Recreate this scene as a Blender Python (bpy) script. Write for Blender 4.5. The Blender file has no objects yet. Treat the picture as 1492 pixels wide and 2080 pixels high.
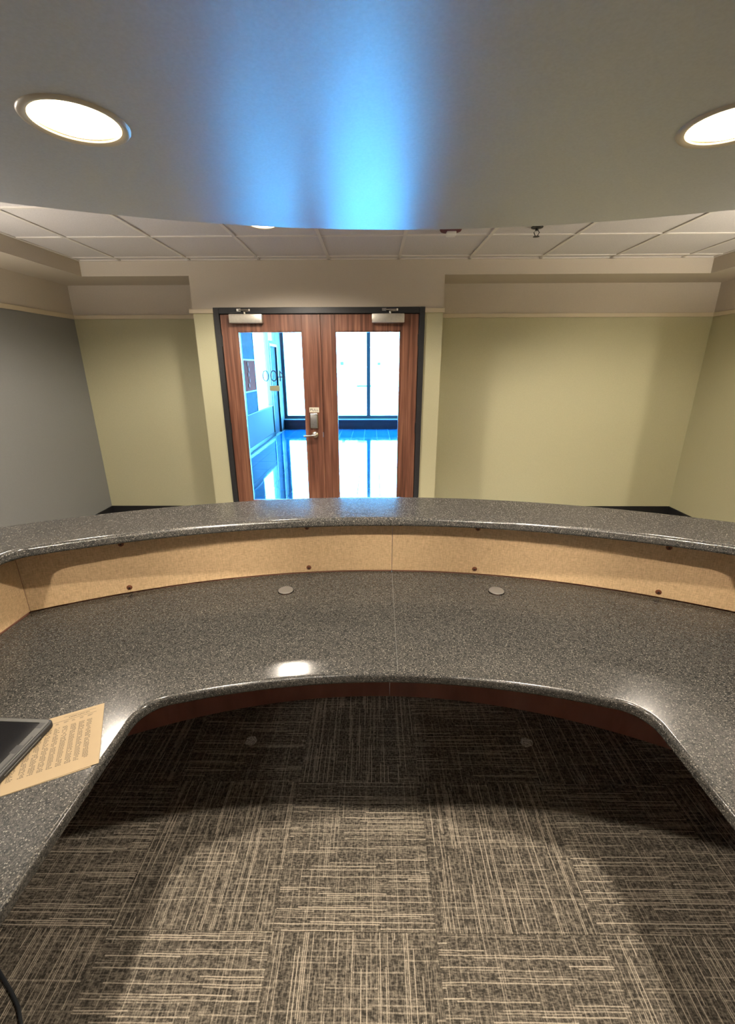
import bpy, bmesh, math, random
from mathutils import Vector, Matrix, Euler

random.seed(7)
sc = bpy.context.scene
COL = sc.collection
PI = math.pi
R = math.radians

# ------------------------------------------------------------------ camera
cam_data = bpy.data.cameras.new('camera')
cam_data.sensor_fit = 'VERTICAL'
cam_data.sensor_height = 24.0
cam_data.lens = 875.3 / 2080.0 * 24.0
cam_data.clip_start = 0.02
cam_data.clip_end = 300
cam = bpy.data.objects.new('camera', cam_data)
COL.objects.link(cam)
_p, _y, _r = R(18.739), R(-0.712), R(-0.163)
fw = Vector((math.sin(_y) * math.cos(_p), math.cos(_y) * math.cos(_p), -math.sin(_p)))
rt = Vector((math.cos(_y), -math.sin(_y), 0))
up = rt.cross(fw)
rt2 = rt * math.cos(_r) + up * math.sin(_r)
up2 = up * math.cos(_r) - rt * math.sin(_r)
cam.matrix_world = Matrix(((rt2.x, up2.x, -fw.x, 0), (rt2.y, up2.y, -fw.y, 0), (rt2.z, up2.z, -fw.z, 1.628), (0, 0, 0, 1)))
sc.camera = cam

# ------------------------------------------------------------------ sky and exposure
world = bpy.data.worlds.new('World')
sc.world = world
world.use_nodes = True
bg = world.node_tree.nodes['Background']
bg.inputs['Color'].default_value = (0.10, 0.48, 1.0, 1)
bg.inputs['Strength'].default_value = 58.0
sc.view_settings.view_transform = 'Standard'
sc.view_settings.look = 'None'
sc.view_settings.gamma = 1.0
sc.view_settings.use_curve_mapping = False
sc.view_settings.exposure = 0.68
sc.cycles.use_denoising = True
sc.cycles.max_bounces = 10
sc.cycles.diffuse_bounces = 5
sc.cycles.glossy_bounces = 5
sc.cycles.transparent_max_bounces = 12
sc.cycles.sample_clamp_indirect = 60.0
sc.cycles.caustics_reflective = True
sc.cycles.caustics_refractive = False
WARM = (1.0, 0.88, 0.73)
POWER = dict(front=6.0, mid=84.0, rear=1.0, accent=85.0, narrow=15.0, lobby=84.0, fill_rear=66.0, fill_lobby=48.0, wash=160.0)  # accent, narrow, wash and uplight entries feed added, unseen lamps
SOFT = (1.0, 0.90, 0.76)

# ------------------------------------------------------------------ room measures (metres)
YD, YB, HC = 4.271, 4.717, 2.506
HW = HC + 0.03                         # wall tops meet the slab above the tiles
XL, XR = -3.017, 3.38
YR = -2.6                              # rear wall
XPL, XPR = -1.632, 0.635               # door surround
XDL, XDR, ZDT = -1.444, 0.471, 2.129   # door frame, outer
ZS = 2.387                             # underside of the bulkheads
XBL, XBR = -2.586, 2.951
HS = 2.25                              # underside of the curved soffit
CX, CY = 0.046, -0.940                 # centre of the desk's arcs
ZD, ZU = 0.735, 1.07                   # desk and transaction top
YW = 12.0                              # corridor window wall
XCL, XCR = -2.4, 3.0

# ------------------------------------------------------------------ material helpers
def new_mat(name):
    m = bpy.data.materials.new(name)
    m.use_nodes = True
    nt = m.node_tree
    return m, nt, nt.nodes, nt.links, nt.nodes['Principled BSDF']

def rgba(c):
    return (c[0], c[1], c[2], 1.0)

def mth(nt, op, a, b=None, c=None):
    n = nt.nodes.new('ShaderNodeMath')
    n.operation = op
    for i, v in enumerate((a, b, c)):
        if v is None:
            continue
        if isinstance(v, (int, float)):
            n.inputs[i].default_value = v
        else:
            nt.links.new(v, n.inputs[i])
    return n.outputs[0]

def mixc(nt, fac, a, b):
    n = nt.nodes.new('ShaderNodeMix')
    n.data_type = 'RGBA'
    if isinstance(fac, (int, float)):
        n.inputs[0].default_value = fac
    else:
        nt.links.new(fac, n.inputs[0])
    for i, v in ((6, a), (7, b)):
        if isinstance(v, tuple):
            n.inputs[i].default_value = rgba(v)
        else:
            nt.links.new(v, n.inputs[i])
    return n.outputs[2]

def noise(nt, vec, scale, detail=2.0, rough=0.5):
    n = nt.nodes.new('ShaderNodeTexNoise')
    n.inputs['Scale'].default_value = scale
    n.inputs['Detail'].default_value = detail
    n.inputs['Roughness'].default_value = rough
    if vec is not None:
        nt.links.new(vec, n.inputs['Vector'])
    return n.outputs[0]

def coords(nt, kind='Object', scale=(1, 1, 1)):
    t = nt.nodes.new('ShaderNodeTexCoord')
    mp = nt.nodes.new('ShaderNodeMapping')
    mp.inputs['Scale'].default_value = scale
    nt.links.new(t.outputs[kind], mp.inputs['Vector'])
    return mp.outputs[0]

def ramp(nt, fac, stops):
    n = nt.nodes.new('ShaderNodeValToRGB')
    el = n.color_ramp.elements
    while len(el) < len(stops):
        el.new(0.5)
    for e, (pos, c) in zip(el, stops):
        e.position = pos
        e.color = rgba(c) if isinstance(c, tuple) else (c, c, c, 1)
    nt.links.new(fac, n.inputs[0])
    return n.outputs[0]

def bump(nt, bsdf, height, strength=0.2, dist=0.002):
    n = nt.nodes.new('ShaderNodeBump')
    n.inputs['Strength'].default_value = strength
    n.inputs['Distance'].default_value = dist
    nt.links.new(height, n.inputs['Height'])
    nt.links.new(n.outputs[0], bsdf.inputs['Normal'])

def plain(name, c, rough=0.5, metal=0.0, spec=0.5, grain=0.0, gscale=60.0, bmp=0.0):
    m, nt, N, L, b = new_mat(name)
    b.inputs['Roughness'].default_value = rough
    b.inputs['Metallic'].default_value = metal
    b.inputs['Specular IOR Level'].default_value = spec
    v = coords(nt)
    n = noise(nt, v, gscale, 3.0)
    if grain > 0:
        lo = tuple(x * (1 - grain) for x in c)
        hi = tuple(min(1, x * (1 + grain)) for x in c)
        L.new(ramp(nt, n, [(0.3, lo), (0.7, hi)]), b.inputs['Base Color'])
    else:
        b.inputs['Base Color'].default_value = rgba(c)
    if bmp > 0:
        bump(nt, b, n, bmp, 0.002)
    return m

M = {}

def two_tone(name, low, high, zsplit=2.1):
    m, nt, N, L, b = new_mat(name)
    g = nt.nodes.new('ShaderNodeNewGeometry')
    sep = nt.nodes.new('ShaderNodeSeparateXYZ')
    L.new(g.outputs['Position'], sep.inputs[0])
    fac = mth(nt, 'GREATER_THAN', sep.outputs[2], zsplit)
    n = noise(nt, g.outputs['Position'], 140.0, 2.0)
    col = mixc(nt, fac, low, high)
    dark = mixc(nt, mth(nt, 'MULTIPLY', n, 0.16), col, (0.05, 0.045, 0.03))
    L.new(dark, b.inputs['Base Color'])
    b.inputs['Roughness'].default_value = 0.62
    b.inputs['Specular IOR Level'].default_value = 0.3
    bump(nt, b, n, 0.12, 0.001)
    return m

M['wall'] = two_tone('khaki_paint', (0.52, 0.50, 0.33), (0.57, 0.51, 0.43))
M['wall_grey'] = two_tone('grey_wall_tone', (0.26, 0.265, 0.265), (0.57, 0.51, 0.43))  # greyer lower tone than the khaki back walls
M['trim'] = plain('trim_paint', (0.62, 0.54, 0.40), 0.45)
M['base'] = plain('black_rubber', (0.012, 0.012, 0.014), 0.5)
M['frame'] = plain('charcoal_metal_paint', (0.022, 0.023, 0.026), 0.4, grain=0.1)
M['soffit'] = plain('soffit_satin_paint', (0.49, 0.51, 0.54), 0.43, metal=0.5, spec=0.9, grain=0.05, gscale=130, bmp=0.10)
M['ctile'] = plain('mineral_fibre', (0.58, 0.56, 0.56), 0.85, grain=0.10, gscale=220, bmp=0.35)
M['tee'] = plain('tee_paint', (0.64, 0.61, 0.57), 0.5)
M['plenum'] = plain('plenum_dark', (0.05, 0.05, 0.05), 0.9)
M['chrome'] = plain('satin_chrome', (0.62, 0.60, 0.56), 0.22, metal=1.0)
M['closer'] = plain('closer_aluminium', (0.60, 0.57, 0.50), 0.38, metal=0.75, grain=0.06)
M['lock_face'] = plain('lock_nickel', (0.38, 0.38, 0.36), 0.35, metal=0.8, grain=0.1)
M['black'] = plain('black_plastic', (0.015, 0.015, 0.016), 0.45)
M['cable'] = plain('cable_rubber', (0.03, 0.035, 0.04), 0.5)
M['sign'] = plain('sign_plate', (0.72, 0.68, 0.56), 0.5)
M['ink'] = plain('sign_ink', (0.02, 0.02, 0.02), 0.6)
M['inkpaper'] = plain('toner', (0.07, 0.05, 0.03), 0.7)
M['vinyl'] = plain('number_vinyl', (0.03, 0.035, 0.05), 0.5)
M['tape'] = plain('tan_tape', (0.48, 0.44, 0.26), 0.6)
M['paper'] = plain('paper_cream', (0.25, 0.185, 0.105), 0.7, grain=0.02, gscale=40)
M['screen'] = plain('tablet_glass', (0.008, 0.008, 0.009), 0.12)
M['case'] = plain('tablet_case_rubber', (0.014, 0.014, 0.015), 0.6, grain=0.15, gscale=300)
M['case_grey'] = plain('tablet_case_bumper', (0.05, 0.05, 0.046), 0.5, grain=0.1, gscale=200)
M['screw'] = plain('bronze_screw_cap', (0.16, 0.055, 0.025), 0.35, metal=0.4)
M['screw_slot'] = plain('screw_recess', (0.01, 0.008, 0.006), 0.6)
M['cold_white'] = plain('corridor_white_paint', (0.20, 0.22, 0.24), 0.5)
M['cold_blue'] = plain('corridor_pale_paint', (0.16, 0.13, 0.125), 0.75, spec=0.15)
M['slate'] = plain('slate_blue_panel', (0.08, 0.075, 0.09), 0.8, spec=0.1, grain=0.12, gscale=12)
M['brown'] = plain('brown_panel', (0.55, 0.055, 0.022), 0.9, spec=0.05, grain=0.1, gscale=20)
M['pink'] = plain('pink_rosette', (0.85, 0.22, 0.13), 0.8, spec=0.05)
M['joint'] = plain('joint_filler', (0.07, 0.066, 0.06), 0.4)
M['navy'] = plain('navy_metal', (0.004, 0.006, 0.012), 0.45)
M['alum'] = plain('window_aluminium', (0.09, 0.075, 0.075), 0.4, metal=0.2)
M['louver'] = plain('louver_grey', (0.012, 0.016, 0.024), 0.5)
M['outside'] = plain('outside_concrete', (0.62, 0.62, 0.60), 0.8, grain=0.05, gscale=2)
M['teal'] = plain('teal_sign', (0.02, 0.22, 0.24), 0.5)
M['reflector'] = plain('lamp_reflector', (0.75, 0.66, 0.48), 0.2, metal=0.9)
M['lamp_trim'] = plain('lamp_trim_paint', (0.52, 0.46, 0.36), 0.3, spec=0.6)
M['maroon'] = plain('maroon_plate', (0.10, 0.015, 0.03), 0.5)
M['white_plastic'] = plain('white_plastic', (0.75, 0.74, 0.70), 0.4)
M['sprinkler'] = plain('sprinkler_dark_bronze', (0.04, 0.04, 0.038), 0.4, metal=0.5)

def emit_mat(name, c, s):
    m, nt, N, L, b = new_mat(name)
    b.inputs['Base Color'].default_value = rgba(c)
    b.inputs['Emission Color'].default_value = rgba(c)
    b.inputs['Emission Strength'].default_value = s
    return m
M['lens'] = emit_mat('lamp_lens', (1.0, 0.80, 0.50), 6.5)

def glass_mat(name, tint=(0.96, 0.98, 0.98), refl=0.5, rough=0.0):
    m, nt, N, L, b = new_mat(name)
    N.remove(b)
    out = [n for n in N if n.type == 'OUTPUT_MATERIAL'][0]
    tr = N.new('ShaderNodeBsdfTransparent')
    tr.inputs[0].default_value = rgba(tint)
    gl = N.new('ShaderNodeBsdfGlossy')
    gl.inputs['Roughness'].default_value = rough
    fr = N.new('ShaderNodeFresnel')
    fr.inputs[0].default_value = 1.45
    mx = N.new('ShaderNodeMixShader')
    L.new(mth(nt, 'MULTIPLY', fr.outputs[0], refl), mx.inputs[0])
    L.new(tr.outputs[0], mx.inputs[1])
    L.new(gl.outputs[0], mx.inputs[2])
    L.new(mx.outputs[0], out.inputs[0])
    return m
M['glass'] = glass_mat('clear_glass')

def cap_mat():
    m, nt, N, L, b = new_mat('grommet_translucent_plastic')
    out = [n for n in N if n.type == 'OUTPUT_MATERIAL'][0]
    b.inputs['Base Color'].default_value = (0.20, 0.185, 0.165, 1)
    b.inputs['Roughness'].default_value = 0.4
    tr = N.new('ShaderNodeBsdfTransparent')
    tr.inputs[0].default_value = (0.9, 0.88, 0.85, 1)
    mx = N.new('ShaderNodeMixShader')
    mx.inputs[0].default_value = 0.35
    L.new(b.outputs[0], mx.inputs[1])
    L.new(tr.outputs[0], mx.inputs[2])
    L.new(mx.outputs[0], out.inputs[0])
    return m
M['cap'] = cap_mat()

def granite_mat():
    m, nt, N, L, b = new_mat('black_granite_speckle')
    g = nt.nodes.new('ShaderNodeNewGeometry')
    v = g.outputs['Position']
    vor = N.new('ShaderNodeTexVoronoi')
    vor.inputs['Scale'].default_value = 260.0
    L.new(v, vor.inputs['Vector'])
    sepc = N.new('ShaderNodeSeparateColor')
    L.new(vor.outputs['Color'], sepc.inputs[0])
    fleck = mth(nt, 'GREATER_THAN', sepc.outputs[0], 0.66)
    core = mth(nt, 'LESS_THAN', vor.outputs['Distance'], 0.40)
    f1 = mth(nt, 'MULTIPLY', fleck, core)
    vor2 = N.new('ShaderNodeTexVoronoi')
    vor2.inputs['Scale'].default_value = 480.0
    L.new(v, vor2.inputs['Vector'])
    sepd = N.new('ShaderNodeSeparateColor')
    L.new(vor2.outputs['Color'], sepd.inputs[0])
    f2 = mth(nt, 'GREATER_THAN', sepd.outputs[1], 0.62)
    n = noise(nt, v, 90.0, 3.0)
    base = ramp(nt, n, [(0.35, (0.018, 0.018, 0.018)), (0.7, (0.045, 0.043, 0.039))])
    tone = mixc(nt, sepc.outputs[1], (0.07, 0.066, 0.06), (0.20, 0.185, 0.16))
    c1 = mixc(nt, mth(nt, 'MULTIPLY', f2, 0.75), base, (0.075, 0.070, 0.062))
    L.new(mixc(nt, f1, c1, tone), b.inputs['Base Color'])
    b.inputs['Roughness'].default_value = 0.15
    b.inputs['Specular IOR Level'].default_value = 0.28
    return m
M['granite'] = granite_mat()

def wood_mat(name, a, c, d, scale=(38, 38, 1.1), rough=0.35):
    m, nt, N, L, b = new_mat(name)
    v = coords(nt, 'Object', scale)
    n1 = noise(nt, v, 1.0, 4.0, 0.6)
    v2 = coords(nt, 'Object', (scale[0] * 6, scale[1] * 6, scale[2] * 3))
    n2 = noise(nt, v2, 1.0, 2.0)
    col = ramp(nt, n1, [(0.32, a), (0.5, c), (0.68, d)])
    L.new(mixc(nt, mth(nt, 'MULTIPLY', n2, 0.35), col, a), b.inputs['Base Color'])
    b.inputs['Roughness'].default_value = rough
    bump(nt, b, n2, 0.05, 0.001)
    return m
M['wood'] = wood_mat('striped_walnut_veneer', (0.075, 0.028, 0.016), (0.20, 0.082, 0.050), (0.34, 0.160, 0.098))
M['brownlam'] = wood_mat('red_brown_laminate', (0.28, 0.12, 0.08), (0.38, 0.17, 0.12), (0.44, 0.21, 0.15), (8, 8, 2))

def linen_mat():
    m, nt, N, L, b = new_mat('tan_linen_laminate')
    g = nt.nodes.new('ShaderNodeNewGeometry')
    mp = N.new('ShaderNodeMapping')
    mp.inputs['Scale'].default_value = (60, 60, 420)
    L.new(g.outputs['Position'], mp.inputs['Vector'])
    mp2 = N.new('ShaderNodeMapping')
    mp2.inputs['Scale'].default_value = (420, 420, 45)
    L.new(g.outputs['Position'], mp2.inputs['Vector'])
    n1 = noise(nt, mp.outputs[0], 1.0, 2.0)
    n2 = noise(nt, mp2.outputs[0], 1.0, 2.0)
    s = mth(nt, 'MULTIPLY', mth(nt, 'ADD', n1, n2), 0.5)
    L.new(ramp(nt, s, [(0.36, (0.46, 0.315, 0.175)), (0.62, (0.68, 0.485, 0.28))]), b.inputs['Base Color'])
    b.inputs['Roughness'].default_value = 0.5
    b.inputs['Specular IOR Level'].default_value = 0.3
    return m
M['linen'] = linen_mat()

def carpet_mat():
    m, nt, N, L, b = new_mat('striped_carpet_pile')
    t = N.new('ShaderNodeTexCoord')
    oi = N.new('ShaderNodeObjectInfo')
    sep = N.new('ShaderNodeSeparateXYZ')
    L.new(t.outputs['Object'], sep.inputs[0])
    rnd = mth(nt, 'MULTIPLY', oi.outputs['Random'], 97.0)
    # slight wander so the yarns are not ruler straight
    wob = noise(nt, t.outputs['Object'], 9.0, 1.0)
    wv = mth(nt, 'MULTIPLY', mth(nt, 'SUBTRACT', wob, 0.5), 0.004)
    u = mth(nt, 'ADD', sep.outputs[0], wv)
    v = mth(nt, 'ADD', sep.outputs[1], wv)
    def strokes(a, bb, na, nb, thr, seed, soft=0.5):
        ia = mth(nt, 'FLOOR', mth(nt, 'MULTIPLY', mth(nt, 'ADD', a, 5.0), na))
        w1 = N.new('ShaderNodeTexWhiteNoise'); w1.noise_dimensions = '2D'
        cv = N.new('ShaderNodeCombineXYZ')
        L.new(ia, cv.inputs[0]); L.new(mth(nt, 'ADD', rnd, seed), cv.inputs[1])
        L.new(cv.outputs[0], w1.inputs['Vector'])
        ib = mth(nt, 'FLOOR', mth(nt, 'ADD', mth(nt, 'MULTIPLY', mth(nt, 'ADD', bb, 5.0), nb), mth(nt, 'MULTIPLY', w1.outputs['Value'], 13.0)))
        w2 = N.new('ShaderNodeTexWhiteNoise'); w2.noise_dimensions = '3D'
        cv2 = N.new('ShaderNodeCombineXYZ')
        L.new(ia, cv2.inputs[0]); L.new(ib, cv2.inputs[1]); L.new(mth(nt, 'ADD', rnd, seed), cv2.inputs[2])
        L.new(cv2.outputs[0], w2.inputs['Vector'])
        on = mth(nt, 'POWER', mth(nt, 'MAXIMUM', mth(nt, 'MULTIPLY', mth(nt, 'SUBTRACT', w2.outputs['Value'], thr), 1.0 / (1.0 - thr)), 0.0), soft)
        fr = mth(nt, 'FRACT', mth(nt, 'MULTIPLY', mth(nt, 'ADD', a, 5.0), na))
        line = mth(nt, 'SUBTRACT', 1.0, mth(nt, 'MULTIPLY', mth(nt, 'ABSOLUTE', mth(nt, 'SUBTRACT', fr, 0.5)), 2.0))
        line = mth(nt, 'MAXIMUM', mth(nt, 'MINIMUM', mth(nt, 'SUBTRACT', mth(nt, 'MULTIPLY', line, 2.2), 0.5), 1.0), 0.0)
        return mth(nt, 'MULTIPLY', on, line)
    s1 = strokes(u, v, 185.0, 4.5, 0.46, 1.0, 1.5)     # long yarns along the tile
    s2 = strokes(v, u, 150.0, 7.0, 0.56, 2.0, 1.5)     # cross yarns
    def weave(sx, sy):
        mp = N.new('ShaderNodeMapping')
        mp.inputs['Scale'].default_value = (sx, sy, 1)
        L.new(t.outputs['Object'], mp.inputs['Vector'])
        ad = N.new('ShaderNodeVectorMath'); ad.operation = 'ADD'
        cr_ = N.new('ShaderNodeCombineXYZ')
        L.new(rnd, cr_.inputs[2])
        L.new(mp.outputs[0], ad.inputs[0]); L.new(cr_.outputs[0], ad.inputs[1])
        nz = noise(nt, ad.outputs[0], 1.0, 1.5, 0.6)
        return mth(nt, 'MINIMUM', mth(nt, 'MAXIMUM', mth(nt, 'MULTIPLY', mth(nt, 'SUBTRACT', nz, 0.44), 5.0), 0.0), 1.0)
    s3 = weave(210.0, 62.0)
    s4 = weave(70.0, 190.0)
    tot = mth(nt, 'ADD', mth(nt, 'MULTIPLY', s1, 0.95), mth(nt, 'MULTIPLY', s2, 0.40))
    tot = mth(nt, 'ADD', tot, mth(nt, 'ADD', mth(nt, 'MULTIPLY', s3, 0.26), mth(nt, 'MULTIPLY', s4, 0.20)))
    tuft = noise(nt, t.outputs['Object'], 330.0, 2.0, 0.7)
    tot = mth(nt, 'MINIMUM', mth(nt, 'MULTIPLY', tot, mth(nt, 'ADD', mth(nt, 'MULTIPLY', tuft, 1.9), 0.0)), 1.0)
    L.new(mixc(nt, tot, (0.044, 0.039, 0.032), (0.52, 0.45, 0.355)), b.inputs['Base Color'])
    b.inputs['Roughness'].default_value = 0.95
    b.inputs['Specular IOR Level'].default_value = 0.1
    bump(nt, b, tot, 0.5, 0.003)
    return m
M['carpet'] = carpet_mat()
M['painted_spot'] = plain('pale_painted_light', (0.48, 0.45, 0.40), 0.95, grain=0.8, gscale=160, bmp=0.6)  # pale colour standing in for spots of light on the carpet

def gloss_tile_mat():
    m, nt, N, L, b = new_mat('polished_blue_grey_tile')
    g = N.new('ShaderNodeNewGeometry')
    n = noise(nt, g.outputs['Position'], 3.0, 2.0)
    L.new(ramp(nt, n, [(0.3, (0.003, 0.085, 0.20)), (0.7, (0.005, 0.11, 0.26))]), b.inputs['Base Color'])
    b.inputs['Roughness'].default_value = 0.05
    b.inputs['Specular IOR Level'].default_value = 0.7
    n2 = noise(nt, g.outputs['Position'], 5.0, 1.0)
    bump(nt, b, n2, 0.06, 0.004)
    return m
M['ftile'] = gloss_tile_mat()
M['grout'] = plain('pale_grout', (0.05, 0.08, 0.10), 0.7)

# ------------------------------------------------------------------ mesh helpers
def smooth(me, ang=35):
    for p in me.polygons:
        p.use_smooth = True
    bm = bmesh.new(); bm.from_mesh(me)
    for e in bm.edges:
        if len(e.link_faces) == 2 and e.calc_face_angle(0) > R(ang):
            e.smooth = False
    bm.to_mesh(me); bm.free()

class MB:
    """collects shapes, then links them as one mesh object"""
    def __init__(s):
        s.bm = bmesh.new()
    def box(s, x0, x1, y0, y1, z0, z1, bev=0.0, seg=2):
        b = bmesh.new()
        bmesh.ops.create_cube(b, size=1)
        for v in b.verts:
            v.co = Vector(((v.co.x + .5) * (x1 - x0) + x0, (v.co.y + .5) * (y1 - y0) + y0, (v.co.z + .5) * (z1 - z0) + z0))
        if bev > 0:
            bmesh.ops.bevel(b, geom=b.edges[:], offset=bev, segments=seg, affect='EDGES', profile=0.5)
        s._add(b)
        return s
    def _add(s, b, mat=None):
        if mat is not None:
            b.transform(mat)
        me = bpy.data.meshes.new('tmp')
        b.to_mesh(me); b.free()
        s.bm.from_mesh(me)
        bpy.data.meshes.remove(me)
    def cyl(s, p0, p1, r0, r1=None, n=20, cap=True):
        r1 = r0 if r1 is None else r1
        p0, p1 = Vector(p0), Vector(p1)
        d = p1 - p0
        b = bmesh.new()
        bmesh.ops.create_cone(b, cap_ends=cap, segments=n, radius1=r0, radius2=r1, depth=d.length)
        q = Vector((0, 0, 1)).rotation_difference(d.normalized()).to_matrix().to_4x4()
        s._add(b, Matrix.Translation((p0 + p1) / 2) @ q)
        return s
    def lathe(s, prof, c=(0, 0, 0), n=40):
        """profile of (radius, z) turned about the z axis"""
        b = bmesh.new()
        rings = []
        for r, z in prof:
            if r < 1e-6:
                rings.append([b.verts.new((c[0], c[1], c[2] + z))])
            else:
                rings.append([b.verts.new((c[0] + r * math.cos(2 * PI * i / n), c[1] + r * math.sin(2 * PI * i / n), c[2] + z)) for i in range(n)])
        for A, B in zip(rings, rings[1:]):
            for i in range(n):
                j = (i + 1) % n
                f = [A[i % len(A)], A[j % len(A)], B[j % len(B)], B[i % len(B)]]
                f = list(dict.fromkeys(f))
                if len(f) >= 3:
                    b.faces.new(f)
        bmesh.ops.recalc_face_normals(b, faces=b.faces[:])
        s._add(b)
        return s
    def tube(s, pts, r, n=8):
        b = bmesh.new()
        pts = [Vector(p) for p in pts]
        prev = None
        for i, p in enumerate(pts):
            t = (pts[min(i + 1, len(pts) - 1)] - pts[max(i - 1, 0)]).normalized()
            a = t.orthogonal().normalized() if abs(t.z) > .95 else t.cross(Vector((0, 0, 1))).normalized()
            c = t.cross(a)
            ring = [b.verts.new(p + r * (a * math.cos(2 * PI * k / n) + c * math.sin(2 * PI * k / n))) for k in range(n)]
            if prev:
                for k in range(n):
                    b.faces.new((prev[k], prev[(k + 1) % n], ring[(k + 1) % n], ring[k]))
            else:
                b.faces.new(ring[::-1])
            prev = ring
        b.faces.new(prev)
        bmesh.ops.recalc_face_normals(b, faces=b.faces[:])
        s._add(b)
        return s
    def prism(s, poly, z0, z1):
        b = bmesh.new()
        lo = [b.verts.new((x, y, z0)) for x, y in poly]
        hi = [b.verts.new((x, y, z1)) for x, y in poly]
        k = len(poly)
        for i in range(k):
            b.faces.new((lo[i], lo[(i + 1) % k], hi[(i + 1) % k], hi[i]))
        f1 = b.faces.new(hi); f2 = b.faces.new(lo[::-1])
        bmesh.ops.triangulate(b, faces=[f1, f2])
        bmesh.ops.recalc_face_normals(b, faces=b.faces[:])
        s._add(b)
        return s
    def quad(s, pts):
        s.bm.faces.new([s.bm.verts.new(p) for p in pts])
        return s
    def build(s, name, mat, parent=None, shade=None, origin=None):
        me = bpy.data.meshes.new(name)
        s.bm.to_mesh(me); s.bm.free()
        if origin is not None:
            me.transform(Matrix.Translation(-Vector(origin)))
        me.materials.append(mat)
        if shade:
            smooth(me, shade)
        o = bpy.data.objects.new(name, me)
        if origin is not None:
            o.location = origin
        COL.objects.link(o)
        if parent is not None:
            o.parent = parent
        return o

def tag(o, label=None, cat=None, group=None, kind=None):
    if label: o['label'] = label
    if cat: o['category'] = cat
    if group: o['group'] = group
    if kind: o['kind'] = kind
    return o

def empty(name, loc=(0, 0, 0), rz=0.0):
    o = bpy.data.objects.new(name, None)
    o.location = loc
    o.rotation_euler = (0, 0, rz)
    o.empty_display_size = 0.1
    COL.objects.link(o)
    return o

def copy_tree(o, parent=None):
    c = o.copy()
    COL.objects.link(c)
    if parent is not None:
        c.parent = parent
    for ch in list(o.children):
        copy_tree(ch, c)
    return c

def struct(o, label):
    return tag(o, label, None, None, 'structure')

def arc(r, a0, a1, n=48, c=(CX, CY)):
    """points on an arc, angles in degrees from the +Y axis towards +X"""
    return [(c[0] + r * math.sin(R(a0 + (a1 - a0) * i / n)), c[1] + r * math.cos(R(a0 + (a1 - a0) * i / n))) for i in range(n + 1)]

def ang_at_x(r, x, c=(CX, CY)):
    return math.degrees(math.asin((x - c[0]) / r))

def fillet(poly, corners, n=8):
    """rounds the listed corners {index: radius} of a closed polygon"""
    out = []
    k = len(poly)
    for i, p in enumerate(poly):
        if i not in corners:
            out.append(p); continue
        r = corners[i]
        P = Vector(p)
        A = (Vector(poly[(i - 1) % k]) - P); B = (Vector(poly[(i + 1) % k]) - P)
        # walk along the neighbours so a finely cut arc still gives a full round
        A.normalize(); B.normalize()
        th = A.angle(B)
        d = r / math.tan(th / 2)
        q0, q1 = P + A * d, P + B * d
        cen = P + (A + B).normalized() * (r / math.sin(th / 2))
        a0 = math.atan2(q0.y - cen.y, q0.x - cen.x); a1 = math.atan2(q1.y - cen.y, q1.x - cen.x)
        da = (a1 - a0 + PI) % (2 * PI) - PI
        out += [(cen.x + r * math.cos(a0 + da * t / n), cen.y + r * math.sin(a0 + da * t / n)) for t in range(n + 1)]
    return out

def slab(name, poly, z0, z1, bev, mat, parent=None, holes=()):
    """a flat slab with rounded edges from a 2D outline (curve fill), holes cut through"""
    cu = bpy.data.curves.new(name, 'CURVE')
    cu.dimensions = '2D'
    cu.fill_mode = 'BOTH'
    cu.extrude = (z1 - z0) / 2 - bev
    cu.bevel_depth = bev
    cu.bevel_resolution = 3
    cu.offset = -bev
    def spl(pts):
        sp = cu.splines.new('POLY')
        sp.points.add(len(pts) - 1)
        for q, (x, y) in zip(sp.points, pts):
            q.co = (x, y, 0, 1)
        sp.use_cyclic_u = True
    spl(poly)
    for h in holes:
        spl(h)
    tmp = bpy.data.objects.new('tmp', cu)
    COL.objects.link(tmp)
    dg = bpy.context.evaluated_depsgraph_get()
    me = bpy.data.meshes.new_from_object(tmp.evaluated_get(dg))
    bpy.data.objects.remove(tmp)
    me.transform(Matrix.Translation((0, 0, (z0 + z1) / 2)))
    bm = bmesh.new(); bm.from_mesh(me)
    bmesh.ops.remove_doubles(bm, verts=bm.verts[:], dist=1e-5)
    bmesh.ops.recalc_face_normals(bm, faces=bm.faces[:])
    bm.to_mesh(me); bm.free()
    me.materials.clear(); me.materials.append(mat)
    smooth(me, 40)
    o = bpy.data.objects.new(name, me)
    COL.objects.link(o)
    wn = o.modifiers.new('weighted_normals', 'WEIGHTED_NORMAL')
    wn.mode = 'FACE_AREA'; wn.weight = 100; wn.keep_sharp = True
    if parent is not None:
        o.parent = parent
    return o

def text_obj(name, body, size, mat, parent, loc, rot, ext=0.0006, off=0.0, align='CENTER'):
    cu = bpy.data.curves.new(name, 'FONT')
    cu.body = body; cu.size = size; cu.extrude = ext; cu.offset = off
    cu.align_x = align; cu.align_y = 'CENTER'
    tmp = bpy.data.objects.new('tmp', cu)
    COL.objects.link(tmp)
    me = bpy.data.meshes.new_from_object(tmp.evaluated_get(bpy.context.evaluated_depsgraph_get()))
    bpy.data.objects.remove(tmp)
    me.materials.clear(); me.materials.append(mat)
    o = bpy.data.objects.new(name, me)
    o.location = loc; o.rotation_euler = rot
    COL.objects.link(o)
    o.parent = parent
    return o

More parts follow.
